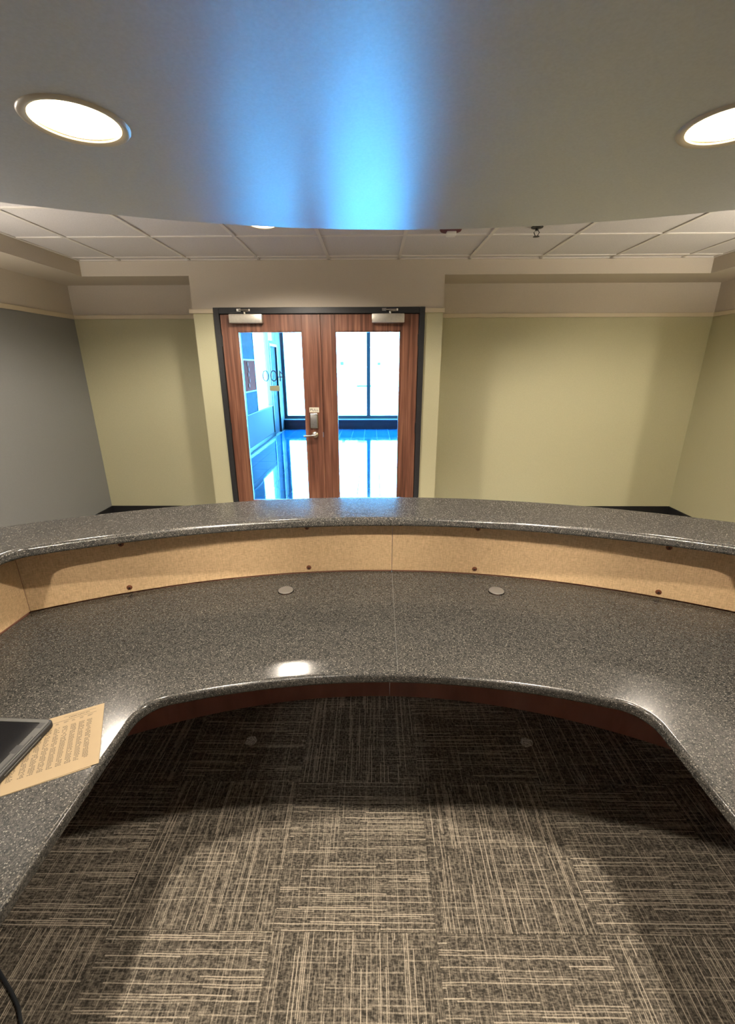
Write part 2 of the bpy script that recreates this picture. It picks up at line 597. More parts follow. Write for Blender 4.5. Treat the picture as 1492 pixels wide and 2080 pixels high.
# ------------------------------------------------------------------ setting: floor with carpet tiles
fl = MB().box(XL - .2, XR + .2, YR - .2, 4.46, -0.12, -0.006).build('floor', M['plenum'])
struct(fl, 'dark striped carpet tile floor of the lobby and desk area')
T = 0.497
tile_me = None
x0, y0 = -0.303, 0.829
for i in range(-6, 8):
    for j in range(-7, 9):
        xa, ya = x0 + i * T, y0 + j * T
        if xa > XR or xa + T < XL or ya > YB or ya + T < YR:
            continue
        if tile_me is None:
            o = MB().box(-T / 2 + .0003, T / 2 - .0003, -T / 2 + .0003, T / 2 - .0003, -0.006, 0.0, 0.0006, 1).build('carpet_tile', M['carpet'], fl)
            tile_me = o.data
        else:
            o = bpy.data.objects.new('carpet_tile', tile_me)
            COL.objects.link(o); o.parent = fl
        o.location = (xa + T / 2, ya + T / 2, 0)
        quarter = (i + j) % 2
        o.rotation_euler = (0, 0, (PI / 2 if quarter == 0 else 0) + (PI if random.random() < .5 else 0))

# ------------------------------------------------------------------ setting: walls
w = MB().box(XL - .12, XL, YR, YB + .1, 0, HW).build('wall_left', M['wall_grey'])
struct(w, 'grey left wall of the lobby')
w = MB().box(XR, XR + .12, YR, YB + .1, 0, HW).build('wall_right', M['wall'])
struct(w, 'khaki painted right wall of the lobby')
w = MB().box(XL, XPL, YB, YB + .1, 0, HW).build('wall_back_left', M['wall'])
struct(w, 'khaki recessed back wall left of the double door')
w = MB().box(XPR, XR, YB, YB + .1, 0, HW).build('wall_back_right', M['wall'])
struct(w, 'khaki recessed back wall right of the double door')
# door surround stands proud of the back wall
w = MB().box(XPL, XDL + .004, YD, YB + .1, 0, HW).box(XDR - .004, XPR, YD, YB + .1, 0, HW).box(XDL + .004, XDR - .004, YD, YB + .1, ZDT - .004, HW).build('wall_door_surround', M['wall'])
struct(w, 'khaki wall projection framing the double door')
w = MB().box(XL, XPL, YD, YB, ZS, HW).box(XPR, XR, YD, YB, ZS, HW).box(XL, XBL, YR, YD, ZS, HW).box(XBR, XR, YR, YD, ZS, HW).build('wall_bulkhead', M['wall'])
struct(w, 'beige bulkhead running round the ceiling edge')
w = MB().box(XL - .12, XR + .12, YR - .12, YR, 0, HW).build('wall_rear', M['wall_grey'])
struct(w, 'grey wall behind the reception desk')
w = MB().box(1.645, XR, 1.30, 1.42, 0, HS - .002).build('wall_shadow_stub', M['wall'])  # unseen stub added so its edge shades the back wall
struct(w, 'added unseen wall stub that shades the right back corner')
# picture rail and baseboards
n = 1
for (a, b_, c, d) in ((XL, XPL, YB - .016, YB), (XPR, XR, YB - .016, YB), (XL, XL + .016, YR, YB - .016), (XR - .016, XR, YR, YB - .016)):
    t = MB().box(a, b_, c, d, 2.08, 2.118, .003, 1).build('trim_%d' % n, M['trim'])
    struct(t, 'cream picture rail on the %s' % ('left back wall', 'right back wall', 'left wall', 'right wall')[n - 1]); n += 1
for (a, b_) in ((XPL - .03, XDL), (XDR, XPR + .012)):
    t = MB().box(a, b_, YD - .018, YD, 2.082, 2.118, .003, 1).build('trim_%d' % n, M['trim'])
    struct(t, 'short cream rail beside the door frame, %s' % ('left' if n == 5 else 'right')); n += 1
for nm, (a, b_, c, d) in dict(left=(XL, XL + .012, YR, YB), right=(XR - .012, XR, YR, YB), back_left=(XL + .012, XPL, YB - .012, YB), back_right=(XPR, XR - .012, YB - .012, YB)).items():
    t = MB().box(a, b_, c, d, 0, .103, .003, 1).build('baseboard_' + nm, M['base'])
    struct(t, 'black rubber baseboard, ' + nm.replace('_', ' '))

# ------------------------------------------------------------------ setting: tiled ceiling and curved soffit
ce = MB().box(XL - .1, XR + .1, YR - .1, YB + .1, HC + .03, HC + .12).build('ceiling', M['plenum'])
struct(ce, 'suspended lobby ceiling of white mineral tiles')
G = 0.61
gx0, gy0 = 0.227 - G, 3.547
xs = [XBL] + [gx0 + G * k for k in range(-4, 8) if XBL + .03 < gx0 + G * k < XBR - .03] + [XBR]
ys = [gy0 + G * k for k in range(-2, 2)] + [YD]
SC, SR = (0.189, -1.262), 3.677
def in_soffit(x, y):
    return (x - SC[0]) ** 2 + (y - SC[1]) ** 2 < (SR - .05) ** 2
for a, b_ in zip(xs, xs[1:]):
    for c, d in zip(ys, ys[1:]):
        dz = random.uniform(-.0008, .0008)
        o = MB().box(-(b_ - a) / 2 + .008, (b_ - a) / 2 - .008, -(d - c) / 2 + .008, (d - c) / 2 - .008, 0.006, .020, .002, 1).build('ceiling_tile', M['ctile'], ce)
        o.location = ((a + b_) / 2, (c + d) / 2, HC + dz)
for x in xs[1:-1]:
    MB().box(x - .012, x + .012, ys[0], YD, HC - .001, HC + .012).build('ceiling_tee', M['tee'], ce)
for y in ys[:-1]:
    MB().box(XBL, XBR, y - .012, y + .012, HC - .0005, HC + .012).build('ceiling_tee', M['tee'], ce)
MB().box(XBL, XBR, YD - .022, YD, HC - .001, HC + .008).build('wall_angle', M['tee'], ce)
MB().box(XBL, XBL + .022, ys[0], YD - .022, HC - .001, HC + .008).build('wall_angle', M['tee'], ce)
MB().box(XBR - .022, XBR, ys[0], YD - .022, HC - .001, HC + .008).build('wall_angle', M['tee'], ce)
MB().box(XBL, XBR, YR, ys[0] - .013, HC, HC + .018).build('ceiling_tile_field', M['ctile'], ce)

s_half = math.degrees(math.asin(2.35 / SR))
out = arc(SR, -s_half, s_half, 72, SC)
out = [(out[0][0], -.85)] + out + [(out[-1][0], -.85)]
lamp_spots = [(-.798, 1.425), (.985, 1.470), (-.56, .80), (.66, .80), (-.56, -.45), (.66, -.45)]
holes = [[(x + .110 * math.cos(2 * PI * k / 40), y + .110 * math.sin(2 * PI * k / 40)) for k in range(40)] for x, y in lamp_spots]
so = slab('ceiling_soffit', out, HS, HC - .004, 0.004, M['soffit'], None, holes)
struct(so, 'curved grey drop soffit with satin paint above the reception desk')

# ------------------------------------------------------------------ double door
fr = MB()
fr.box(XDL, XDL + .05, YD - .018, YD + .14, 0, ZDT, .003, 1)
fr.box(XDR - .05, XDR, YD - .018, YD + .14, 0, ZDT, .003, 1)
fr.box(XDL + .05, XDR - .05, YD - .018, YD + .14, ZDT - .052, ZDT, .003, 1)
fr.box(XDL + .05, XDL + .068, YD + .056, YD + .085, 0, ZDT - .052)
fr.box(XDR - .068, XDR - .05, YD + .056, YD + .085, 0, ZDT - .052)
fr.box(XDL + .068, XDR - .068, YD + .056, YD + .085, ZDT - .072, ZDT - .052)
fo = fr.build('trim_7', M['frame'])
struct(fo, 'charcoal metal frame round the double door')

XM = -0.480
LY0, LY1 = YD + .004, YD + .049
def leaf(name, x0, x1, gx0, gx1, label):
    root = empty(name, ((x0 + x1) / 2, LY0, 0))
    struct(root, label)
    def part(mb, nm, mat, parent=root, shade=None):
        o = mb.build(nm, mat, None, shade)
        o.parent = parent
        o.matrix_parent_inverse = Matrix.Translation(-Vector(root.location))
        return o
    z0, z1, ga, gb = 0.008, ZDT - .055, 0.30, 1.930
    part(MB().box(x0, gx0, LY0, LY1, z0, z1, .002, 1), 'stile', M['wood'])
    part(MB().box(gx1, x1, LY0, LY1, z0, z1, .002, 1), 'stile', M['wood'])
    part(MB().box(gx0, gx1, LY0, LY1, gb, z1, .002, 1), 'top_rail', M['wood'])
    part(MB().box(gx0, gx1, LY0, LY1, z0, ga, .002, 1), 'bottom_rail', M['wood'])
    gp = part(MB().box(gx0, gx1, LY0 + .019, LY0 + .025, ga, gb), 'glass_pane', M['glass'])
    be = MB()
    for (a, b_, c, d) in ((gx0, gx0 + .008, ga, gb), (gx1 - .008, gx1, ga, gb), (gx0 + .008, gx1 - .008, gb - .008, gb), (gx0 + .008, gx1 - .008, ga, ga + .008)):
        be.box(a, b_, LY0 + .004, LY1 - .004, c, d)
    part(be, 'glazing_bead', M['wood'])
    return root, part, gp
d1, part1, pane1 = leaf('door_1', XDL + .053, XM - .001, -1.244, -.652, 'left walnut door leaf with the lever handle and the number decal')
d2, part2, pane2 = leaf('door_2', XM + .001, XDR - .053, -.346, .254, 'right walnut door leaf with plain glass')
for root, part, ax, bx0, bx1, flip in ((d1, part1, -1.21, -1.296, -.997, 1), (d2, part2, .10, -.008, .284, 1)):
    cb = part(MB().box(bx0, bx1, LY0 - .062, LY0, 1.995, 2.072, .006, 2), 'door_closer', M['closer'], root, 40)
    mm = MB()
    mm.cyl((ax + .055, LY0 - .035, 2.070), (ax + .055, LY0 - .035, 2.092), .012)
    mm.tube([(ax + .055, LY0 - .035, 2.092), (ax + .115, LY0 - .10, 2.095)], .007)
    mm.tube([(ax + .115, LY0 - .10, 2.098), (ax + .005, LY0 - .032, 2.106)], .006)
    mm.cyl((ax + .115, LY0 - .10, 2.088), (ax + .115, LY0 - .10, 2.106), .010)
    mm.box(ax - .018, ax + .022, LY0 - .034, LY0 - .0225, 2.094, 2.118, .002, 1)
    arm = part(mm, 'closer_arm', M['chrome'], root, 40)
    arm['label'] = 'chrome closer arm'
    for hz in (.25, 1.05, 1.85):
        hx = XDL + .052 if root is d1 else XDR - .052
        part(MB().cyl((hx, LY0 - .006, hz - .05), (hx, LY0 - .006, hz + .05), .0065, n=12), 'hinge', M['frame'], root, 40)
part2(MB().box(XM - .02, XM + .02, LY1, LY1 + .008, .01, ZDT - .06), 'astragal', M['frame'], d2)
# lock, lever and signs on the left leaf
lk = part1(MB().box(-.612, -.532, LY0 - .020, LY0, 1.045, 1.195, .012, 4), 'lock_plate', M['chrome'], d1, 40)
def sub(mb, nm, mat, parent, root, shade=None):
    o = mb.build(nm, mat, None, shade)
    o.parent = parent
    return o
sub(MB().box(-.604, -.540, LY0 - .026, LY0 - .018, 1.056, 1.178, .006, 2), 'keypad_cover', M['lock_face'], lk, d1, 40)
mb = MB().lathe([(0, 0), (.030, 0), (.032, .006), (.026, .014), (.014, .018), (.012, .05), (0, .05)])
for v in mb.bm.verts:
    v.co = Vector((-.568 + v.co.x, LY0 - v.co.z, .985 + v.co.y))
lv = part1(mb, 'lever_handle', M['chrome'], d1, 40)
mb = MB()
mb.tube([(-.556, LY0 - .048, .985), (-.59, LY0 - .050, .983), (-.63, LY0 - .049, .978), (-.672, LY0 - .044, .974)], .0095, 10)
sub(mb, 'lever', M['chrome'], lv, d1, 50)
part1(MB().box(-.492, -.482, LY0 - .004, LY0 + .02, .96, 1.01), 'strike_edge', M['chrome'])
ps = part1(MB().box(-.614, -.520, LY0 - .003, LY0, 1.200, 1.247, .001, 1), 'pull_sign', M['sign'])
ps['label'] = 'cream sign with the word PULL'
t = text_obj('sign_lettering', 'PULL', .036, M['ink'], None, (-.567, LY0 - .0036, 1.2235), (PI / 2, 0, 0))
t.parent = ps
t = text_obj('number_decal', '400', .152, M['vinyl'], None, (-.945, LY0 + .026, 1.533), (PI / 2, 0, PI), .0004, -.0022)
t.parent = d1; t.matrix_parent_inverse = Matrix.Translation(-Vector(d1.location))
t['label'] = 'number 400 on the outer face, read in reverse'
part1(MB().box(-.992, -.893, LY0 + .0255, LY0 + .027, 1.400, 1.450), 'tape_strip', M['tape'])['label'] = 'tan tape strip under the number'

# ------------------------------------------------------------------ corridor beyond the door
cf = MB().box(XCL - .2, XCR + .2, 4.46, YW + .15, -.12, -.004).build('floor_corridor', M['grout'])
struct(cf, 'polished blue grey tile floor of the corridor')
tm = None
tw, tl = .305, .61
x = XCL
nx = int((XCR - XCL) / tw)
for i in range(nx):
    for j in range(12):
        ya = 4.50 + j * .625
        if tm is None:
            o = MB().box(-tw / 2 + .003, tw / 2 - .003, -.3125 + .003, .3125 - .003, -.004, 0).build('floor_tile', M['ftile'], cf)
            tm = o.data
        else:
            o = bpy.data.objects.new('floor_tile', tm); COL.objects.link(o); o.parent = cf
        o.location = (XCL + .06 + (i + .5) * tw, ya + .3125, random.uniform(-.0003, .0003))
w = MB().box(XCL - .1, XCL, YB + .15, 9.14, 0, 2.75).box(XCL - .1, XCL, 9.14, 10.60, 0, .72).box(XCL - .1, XCL, 10.60, 11.42, 2.13, 2.20).box(XCL - .1, XCL, 11.42, YW + .1, 0, 2.75).box(XCL - .1, XCL, 9.14, 11.42, 2.55, 2.75).build('wall_corridor_left', M['cold_blue'])
struct(w, 'pale blue left wall of the corridor')
w = MB().box(XCR, XCR + .1, YB + .1, YW + .1, 0, 2.75).build('wall_corridor_right', M['cold_white'])
struct(w, 'white right wall of the corridor')
w = MB().box(XCL - .1, XDL + .01, YB + .1, YB + .15, 0, 2.75).box(XDR - .01, XCR + .1, YB + .1, YB + .15, 0, 2.75).box(XDL + .01, XDR - .01, YB + .1, YB + .15, ZDT, 2.75).build('wall_corridor_near', M['cold_white'])
struct(w, 'white corridor wall round the outer side of the door')
w = MB().box(XDL - .02, XDL + .008, YD + .139, YB + .1, 0, ZDT).box(XDR - .008, XDR + .02, YD + .139, YB + .1, 0, ZDT).build('trim_8', M['cold_white'])
struct(w, 'white reveal at the outer side of the door')
w = MB().box(XCL - .1, XCR + .1, YB + .1, YW + .1, 2.75, 2.85).build('ceiling_corridor', M['cold_white'])
struct(w, 'white corridor ceiling')
# window wall
zsill, ztopw = .345, 2.70
mull = [XCL + .03, -1.255, -.112, 1.03, 2.17, XCR - .03]
w = MB().box(XCL, XCR, YW, YW + .12, 0, .27).build('wall_corridor_end', M['navy'])
struct(w, 'low navy wall below the corridor windows')
for k in range(5):
    a, b_ = mull[k], mull[k + 1]
    root = empty('window_%d' % (k + 1), ((a + b_) / 2, YW, 0))
    struct(root, 'tall corridor window, number %d from the left' % (k + 1))
    def wpart(mb, nm, mat):
        o = mb.build(nm, mat); o.parent = root
        o.matrix_parent_inverse = Matrix.Translation(-Vector(root.location)); return o
    wpart(MB().box(a - .05, a + .05, YW - .03, YW + .06, .27, 2.75), 'mullion', M['alum'])
    wpart(MB().box(a + .04, b_ - .04, YW - .03, YW + .06, .27, zsill), 'sill_rail', M['alum'])
    wpart(MB().box(a + .04, b_ - .04, YW - .03, YW + .06, ztopw, 2.75), 'head_rail', M['alum'])
    wpart(MB().box(a + .04, b_ - .04, YW + .01, YW + .018, zsill, ztopw), 'pane', M['glass'])
t = MB().box(XCL, XCR, YW - .20, YW - .031, .235, .262, .003, 1).build('trim_9', M['cold_white'])
struct(t, 'pale sill board over the corridor heater')
ht = empty('baseboard_heater', (0, YW - .09, 0))
tag(ht, 'long navy baseboard heater under the corridor windows', 'heater')
def hpart(mb, nm, mat):
    o = mb.build(nm, mat); o.parent = ht
    o.matrix_parent_inverse = Matrix.Translation(-Vector(ht.location)); return o
hpart(MB().box(XCL + .02, XCR - .02, YW - .17, YW, 0, .235, .004, 1), 'heater_body', M['navy'])
lb = MB()
for k in range(5):
    a, b_ = mull[k] + .12, mull[k + 1] - .12
    m_ = int((b_ - a) / .036)
    for q in range(m_):
        lb.box(a + q * .036, a + q * .036 + .022, YW - .178, YW - .168, .085, .150)
lo = hpart(lb, 'louver_grille', M['louver'])
lo['kind'] = 'stuff'; lo['label'] = 'pale louver slots'
# left wall features
sw = empty('window_6', (XCL, 9.87, 0)); struct(sw, 'bright side window in the corridor left wall')
def spart(mb, nm, mat, root=sw):
    o = mb.build(nm, mat); o.parent = root
    o.matrix_parent_inverse = Matrix.Translation(-Vector(root.location)); return o
spart(MB().box(XCL - .06, XCL - .052, 9.14, 10.60, .72, 2.55), 'pane', M['glass'])
spart(MB().box(XCL - .10, XCL + .01, 9.14, 9.17, .72, 2.55).box(XCL - .10, XCL + .01, 10.57, 10.60, .72, 2.55).box(XCL - .10, XCL + .01, 9.17, 10.57, .72, .745), 'window_frame', M['cold_white'])
sd = empty('door_3', (XCL, 11.0, 0)); struct(sd, 'dark navy side door at the end of the corridor')
spart(MB().box(XCL - .07, XCL - .02, 10.66, 11.36, .01, 2.07, .003, 1), 'leaf', M['slate'], sd)
spart(MB().box(XCL - .1, XCL + .02, 10.60, 10.66, 0, 2.13).box(XCL - .1, XCL + .02, 11.36, 11.42, 0, 2.13).box(XCL - .1, XCL + .02, 10.66, 11.36, 2.07, 2.13), 'door_frame', M['navy'], sd)
tr_ = empty('window_7', (XCL, 11.0, 2.37)); struct(tr_, 'transom window over the corridor side door')
spart(MB().box(XCL - .06, XCL - .052, 10.60, 11.42, 2.20, 2.55), 'pane', M['glass'], tr_)
for k, (za, zb, mt, lab) in enumerate(((1.755, 2.60, 'slate', 'topmost slate blue board on the corridor wall, above the brown board'), (1.175, 1.730, 'brown', 'brown board with pink rosettes on the corridor wall'), (.745, 1.150, 'slate', 'lowest slate blue board on the corridor wall, below the brown board'))):
    bd = empty('display_board', (XCL + .001, 8.70, za))
    tag(bd, lab, 'board', 'display boards on the corridor wall')
    o = MB().box(0, .03, -.40, .40, 0, zb - za, .004, 1).build('board_panel', M[mt], bd)
    MB().box(0, .036, -.425, -.40, -.012, zb - za + .012).build('board_edge', M['cold_white'], bd)
    MB().box(0, .036, .40, .425, -.012, zb - za + .012).build('board_edge', M['cold_white'], bd)
    MB().box(0, .034, -.40, .40, -.012, 0).build('board_edge', M['cold_white'], bd)
    MB().box(0, .034, -.40, .40, zb - za, zb - za + .012).build('board_edge', M['cold_white'], bd)
    if mt == 'brown':
        for q in range(5):
            MB().lathe([(0, .016), (.03, .014), (.048, .004), (.05, 0)], n=16).build('rosette', M['pink'], bd, 50)
            ro = bd.children[-1]
            ro.rotation_euler = (0, PI / 2, 0); ro.location = (.03, -.12 + .05 * (q % 2), .49 - q * .098)
t = MB().box(XCL, XCL + .015, YB + .15, 10.60, 0, .10).build('baseboard_corridor', M['navy'])
struct(t, 'navy baseboard along the corridor left wall')
# outside
o = MB().box(-60, 60, YW + .2, 120, -.25, -.15).build('ground', M['outside'])
struct(o, 'pale concrete ground outside the corridor windows')
for k, (px, pz, py) in enumerate(((-1.35, 1.73, 20.), (.33, 1.73, 24.))):
    rg = empty('distant_sign', (px, py, -.15))
    tag(rg, ('small teal sign outside, left of the window mullion and farther from it', 'small teal sign outside close to the window mullion')[k], 'sign', 'signs outside the windows')
    MB().cyl((0, .03, 0), (0, .03, pz + .1), .02, n=8).build('post', M['outside'], rg)
    MB().box(-.075, .075, 0, .02, pz + .15 - .07, pz + .15 + .07, .005, 1).build('sign_panel', M['teal'], rg)
bn = empty('bench', (-.25, 15.5, -.15))
tag(bn, 'teal slab bench seen faintly outside through the right door glass', 'bench')
MB().box(-.30, .20, -.15, .15, 1.10, 1.14, .005, 1).build('seat', M['teal'], bn)
for sx in (-.24, .14):
    MB().box(sx - .02, sx + .02, -.12, .12, 0, 1.10).build('leg', M['outside'], bn)

# ------------------------------------------------------------------ reception desk
RP = 2.738                              # inner face of the upstand panels
XWL, XWR = -1.317, 1.430                # inner faces of the wing panels
aL, aR = ang_at_x(RP, XWL), ang_at_x(RP, XWR)
YE = -0.75                              # rear ends of the wings
SEAM = 0.9
desk = empty('reception_desk', (CX, 1.0, 0))
tag(desk, 'curved reception desk body with tan linen upstand panels and brown modesty panels', 'desk')
def dpart(mb, nm, mat, shade=None):
    o = mb.build(nm, mat, None, shade); o.parent = desk
    o.matrix_parent_inverse = Matrix.Translation(-Vector(desk.location)); return o
def ring(r0, r1, a0, a1, z0, z1, n=30):
    return MB().prism(arc(r0, a0, a1, n) + arc(r1, a1, a0, n), z0, z1)
TU = ZU - .036
dpart(ring(RP, RP + .018, aL, SEAM - .03, ZD + .001, TU), 'upstand_panel', M['linen'], 30)
dpart(ring(RP, RP + .018, SEAM + .03, aR, ZD + .001, TU), 'upstand_panel', M['linen'], 30)
yl = CY + RP * math.cos(R(aL)); yr = CY + RP * math.cos(R(aR))
dpart(MB().box(XWL - .018, XWL, YE, yl - .002, ZD + .001, TU), 'upstand_panel', M['linen'])
dpart(MB().box(XWR, XWR + .018, YE, yr - .002, ZD + .001, TU), 'upstand_panel', M['linen'])
RC = RP + .019
aL2, aR2 = ang_at_x(RC + .03, XWL - .049), ang_at_x(RC + .03, XWR + .049)
dpart(ring(RC, RC + .026, aL2 + .4, SEAM - .02, 0, TU), 'modesty_panel', M['brownlam'], 30)
dpart(ring(RC, RC + .026, SEAM + .02, aR2 - .4, 0, TU), 'modesty_panel', M['brownlam'], 30)
dpart(MB().box(XWL - .045, XWL - .019, YE, yl + .03, 0, TU), 'modesty_panel', M['brownlam'])
dpart(MB().box(XWR + .019, XWR + .045, YE, yr + .03, 0, TU), 'modesty_panel', M['brownlam'])
dpart(MB().box(XWL, -.66, YE, YE + .025, 0, ZD - .037), 'end_panel', M['brownlam'])
dpart(MB().box(.772, XWR, YE, YE + .025, 0, ZD - .037), 'end_panel', M['brownlam'])
# screws with a cap, two rows
sm, sl = None, None
for a in (-22.7, -7.05, 8.71, 23.95):
    for z in (.953, .757):
        px, py = CX + RP * math.sin(R(a)), CY + RP * math.cos(R(a))
        if sm is None:
            s1_ = dpart(MB().lathe([(0, .0055), (.006, .005), (.010, .003), (.011, 0), (0, 0)], n=20), 'screw', M['screw'], 50)
            s2_ = MB().lathe([(0, .0008), (.0040, .0008), (.0040, 0)], n=8).build('screw_recess', M['screw_slot'], s1_)
            s2_.location = (0, 0, .0052)
            sm, sl = s1_, s2_
        else:
            s1_ = sm.copy(); COL.objects.link(s1_); s1_.parent = desk; s1_.matrix_parent_inverse = Matrix.Translation(-Vector(desk.location))
            s2_ = sl.copy(); COL.objects.link(s2_); s2_.parent = s1_
        s1_.location = (px, py, z)
        s1_.rotation_euler = (PI / 2, 0, -R(a))
# granite worktop in two sections and a raised transaction top
RI = 2.028
XIL, XIR = -.645, .757
HN = .0295
GR = [(-.364, 1.606), (.518, 1.607)]
def hole(c, r):
    return [(c[0] + r * math.cos(2 * PI * k / 32), c[1] + r * math.sin(2 * PI * k / 32)) for k in range(32)]
wt = empty('worktop', (CX, 1.4, ZD))
tag(wt, 'black speckled granite worktop curving inside the desk', 'worktop')
def adopt(o, root):
    o.parent = root
    o.matrix_parent_inverse = Matrix.Translation(-Vector(root.location))
    return o
iL, iR = ang_at_x(RI, XIL), ang_at_x(RI, XIR)
def inner_corner(r, x, radius, side):
    """round joining the straight wing edge x to the inner arc r; side -1 left, +1 right (points from wing to arc)"""
    # circle of given radius tangent to the line and inside the arc
    cx = x - side * radius
    d = r - radius
    cy = CY + math.sqrt(d * d - (cx - CX) ** 2)
    a_line = 0.0 if side > 0 else PI
    a_arc = math.atan2(cy - CY, cx - CX)
    pts = []
    for k in range(13):
        a = a_line + (a_arc - a_line) * k / 12
        pts.append((cx + radius * math.cos(a), cy + radius * math.sin(a)))
    return pts, math.degrees(math.atan2(cx - CX, cy - CY))
cl, al = inner_corner(RI, XIL, .095, -1)
cr, ar = inner_corner(RI, XIR, .095, +1)
RB = RP - .001
bL, bR = ang_at_x(RB, XWL + .001), ang_at_x(RB, XWR - .001)
outline = [(XIL, YE)] + cl + arc(RI, al, ar, 80)[1:-1] + cr[::-1] + [(XIR, YE), (XWR - .001, YE)] + arc(RB, bR, bL, 100) + [(XWL + .001, YE)]
adopt(slab('granite_top', outline, ZD - .036, ZD, .011, M['granite'], None, [hole(g, HN) for g in GR]), wt)
sa, ca = math.sin(R(SEAM)), math.cos(R(SEAM))
def along(r, off, z):
    return (CX + r * sa + off * ca, CY + r * ca - off * sa, z)
sj = MB().quad([along(RI + .012, -.0007, ZD + .0002), along(RI + .012, .0007, ZD + .0002), along(RB, .0007, ZD + .0002), along(RB, -.0007, ZD + .0002)]).build('joint_line', M['joint'])
adopt(sj, wt)['label'] = 'thin joint across the worktop'
for g in GR:
    o = MB().lathe([(0, .0035), (.026, .0035), (.030, .0025), (.0315, .0005), (.0315, 0), (0, 0)], n=32).build('grommet_cap', M['cap'], None, 50)
    o.location = (g[0], g[1], ZD + .0005)
    adopt(o, wt)
RU0, RU1 = 2.512, 2.803
XUL0, XUL1, XUR0, XUR1 = -1.166, -1.445, 1.278, 1.557
cl, al = inner_corner(RU0, XUL0, .085, -1)
cr, ar = inner_corner(RU0, XUR0, .085, +1)
oL, oLa = inner_corner(RU1, XUL1, .05, -1)
oR, oRa = inner_corner(RU1, XUR1, .05, +1)
poly = [(XUL0, YE)] + cl + arc(RU0, al, ar, 90)[1:-1] + cr[::-1] + [(XUR0, YE), (XUR1, YE)] + oR + arc(RU1, oRa, oLa, 100)[1:-1] + oL[::-1] + [(XUL1, YE)]
tt = slab('transaction_counter', poly, TU, ZU, .012, M['granite'])
tag(tt, 'raised black speckled granite ledge along the front of the desk', 'countertop')

# ------------------------------------------------------------------ papers, tablet, cable
PA = R(27.5)
ux, uy = Vector((math.cos(PA), math.sin(PA), 0)), Vector((-math.sin(PA), math.cos(PA), 0))
tr = Vector((-.749, .962, 0))
pc = tr - ux * .1395 - uy * .108
def sheet(loc, rz, th, label, nm='paper_sheet'):
    bm_ = MB()
    bm_.box(-.1395, .1395, -.108, .108, 0, th)
    o = bm_.build(nm, M['paper'])
    o.location = loc; o.rotation_euler = (0, 0, rz)
    tag(o, label, 'paper', 'printed sheets on the worktop')
    return o
low = sheet((pc.x - .012, pc.y - .0075, ZD + .0003), PA - R(.8), .0006, 'lower paper sheet, only its edge showing under the printed sheet')
top = sheet((pc.x, pc.y, ZD + .0012), PA, .0006, 'cream printed table of figures lying on top beside the tablet')
ink = MB()
zt = .00075
def bar(x, y, w, h):
    ink.quad([(x, y, zt), (x + w, y, zt), (x + w, y + h, zt), (x, y + h, zt)])
bar(-.118, .082, .24, .0014)
bar(.045, .096, .075, .0012)
for k in range(14):
    bar(.058 + k * .0035, .0885 + random.uniform(-.0005, .0005), random.uniform(.0015, .003), .0035)
for k in range(4):
    bar(-.115, .098 - k * .0035, random.uniform(.012, .024), .0012)
bar(-.118, .066, .05, .0012)
bar(-.05, .072, .05, .0016)
colx = [-.118, -.100, -.082, -.064, -.046, -.024, -.006, .012, .030, .048, .066, .084, .102]
for r_ in range(34):
    y = .058 - r_ * .0040
    for cx_ in colx:
        xx = cx_
        for q in range(3):
            ww = random.uniform(.0022, .0042)
            if random.random() < .88:
                bar(xx, y, ww, .0021)
            xx += ww + .0008
for cx_ in colx:
    bar(cx_, .0755, random.uniform(.006, .012), .0018)
    bar(cx_, .0725, random.uniform(.004, .010), .0012)
ink_o = ink.build('printed_text', M['inkpaper'], top)
ink_o['kind'] = 'stuff'

tb = empty('tablet', (-.832, .886, ZD + .0022), R(-2.0))
tag(tb, 'black tablet in a rugged case resting on the printed sheets', 'tablet')
TW, TH, TT = .215, .285, .017
def rrect(x0, x1, y0, y1, r, n=6):
    return fillet([(x0, y0), (x1, y0), (x1, y1), (x0, y1)], {0: r, 1: r, 2: r, 3: r}, n)
adopt0 = lambda o: setattr(o, 'parent', tb)
body = slab('case_back', rrect(-TW, 0, -TH, 0, .016), 0, TT, .004, M['case'], tb)
bez = slab('case_bumper', rrect(-TW + .005, -.005, -TH + .005, -.005, .012), TT - .001, TT + .0022, .001, M['case_grey'], tb, [rrect(-TW + .024, -.026, -TH + .022, -.016, .004)[::-1]])
slab('screen', rrect(-TW + .020, -.022, -TH + .018, -.012, .004), TT - .0005, TT + .0006, .0002, M['screen'], tb)
MB().box(-.0255, -.012, -.034, -.016, TT + .0018, TT + .0026, .0003, 1).build('port_cutout', M['black'], tb)
MB().box(-.029, -.014, -.110, -.086, TT + .0018, TT + .0026, .0003, 1).build('port_cutout', M['black'], tb)
MB().box(-.0012, .0014, -.16, -.05, .006, .010, .0006, 1).build('port_flap', M['case_grey'], tb)
MB().box(-.013, -.009, -.17, -.06, TT + .0018, TT + .003, .0004, 1).build('case_ridge', M['black'], tb)

cb = MB().tube([(-1.20, .80, .005), (-1.12, .765, .005), (-1.05, .722, .005), (-.99, .686, .005), (-.945, .655, .005), (-.915, .625, .005), (-.90, .58, .005), (-.91, .50, .005), (-.96, .40, .005)], .0045, 10).build('cable', M['cable'], None, 60)
tag(cb, 'dark cable curving across the carpet in the lower left corner', 'cable')
for (px, py) in ((-.556, 1.528), (.703, 1.531)):  # spots of light under the desk, painted as pale discs
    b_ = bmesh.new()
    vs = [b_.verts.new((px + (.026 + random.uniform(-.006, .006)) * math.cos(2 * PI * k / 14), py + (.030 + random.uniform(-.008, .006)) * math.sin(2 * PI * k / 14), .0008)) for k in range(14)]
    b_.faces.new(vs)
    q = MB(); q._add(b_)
    q.build('painted_light_patch', M['painted_spot'], fl)

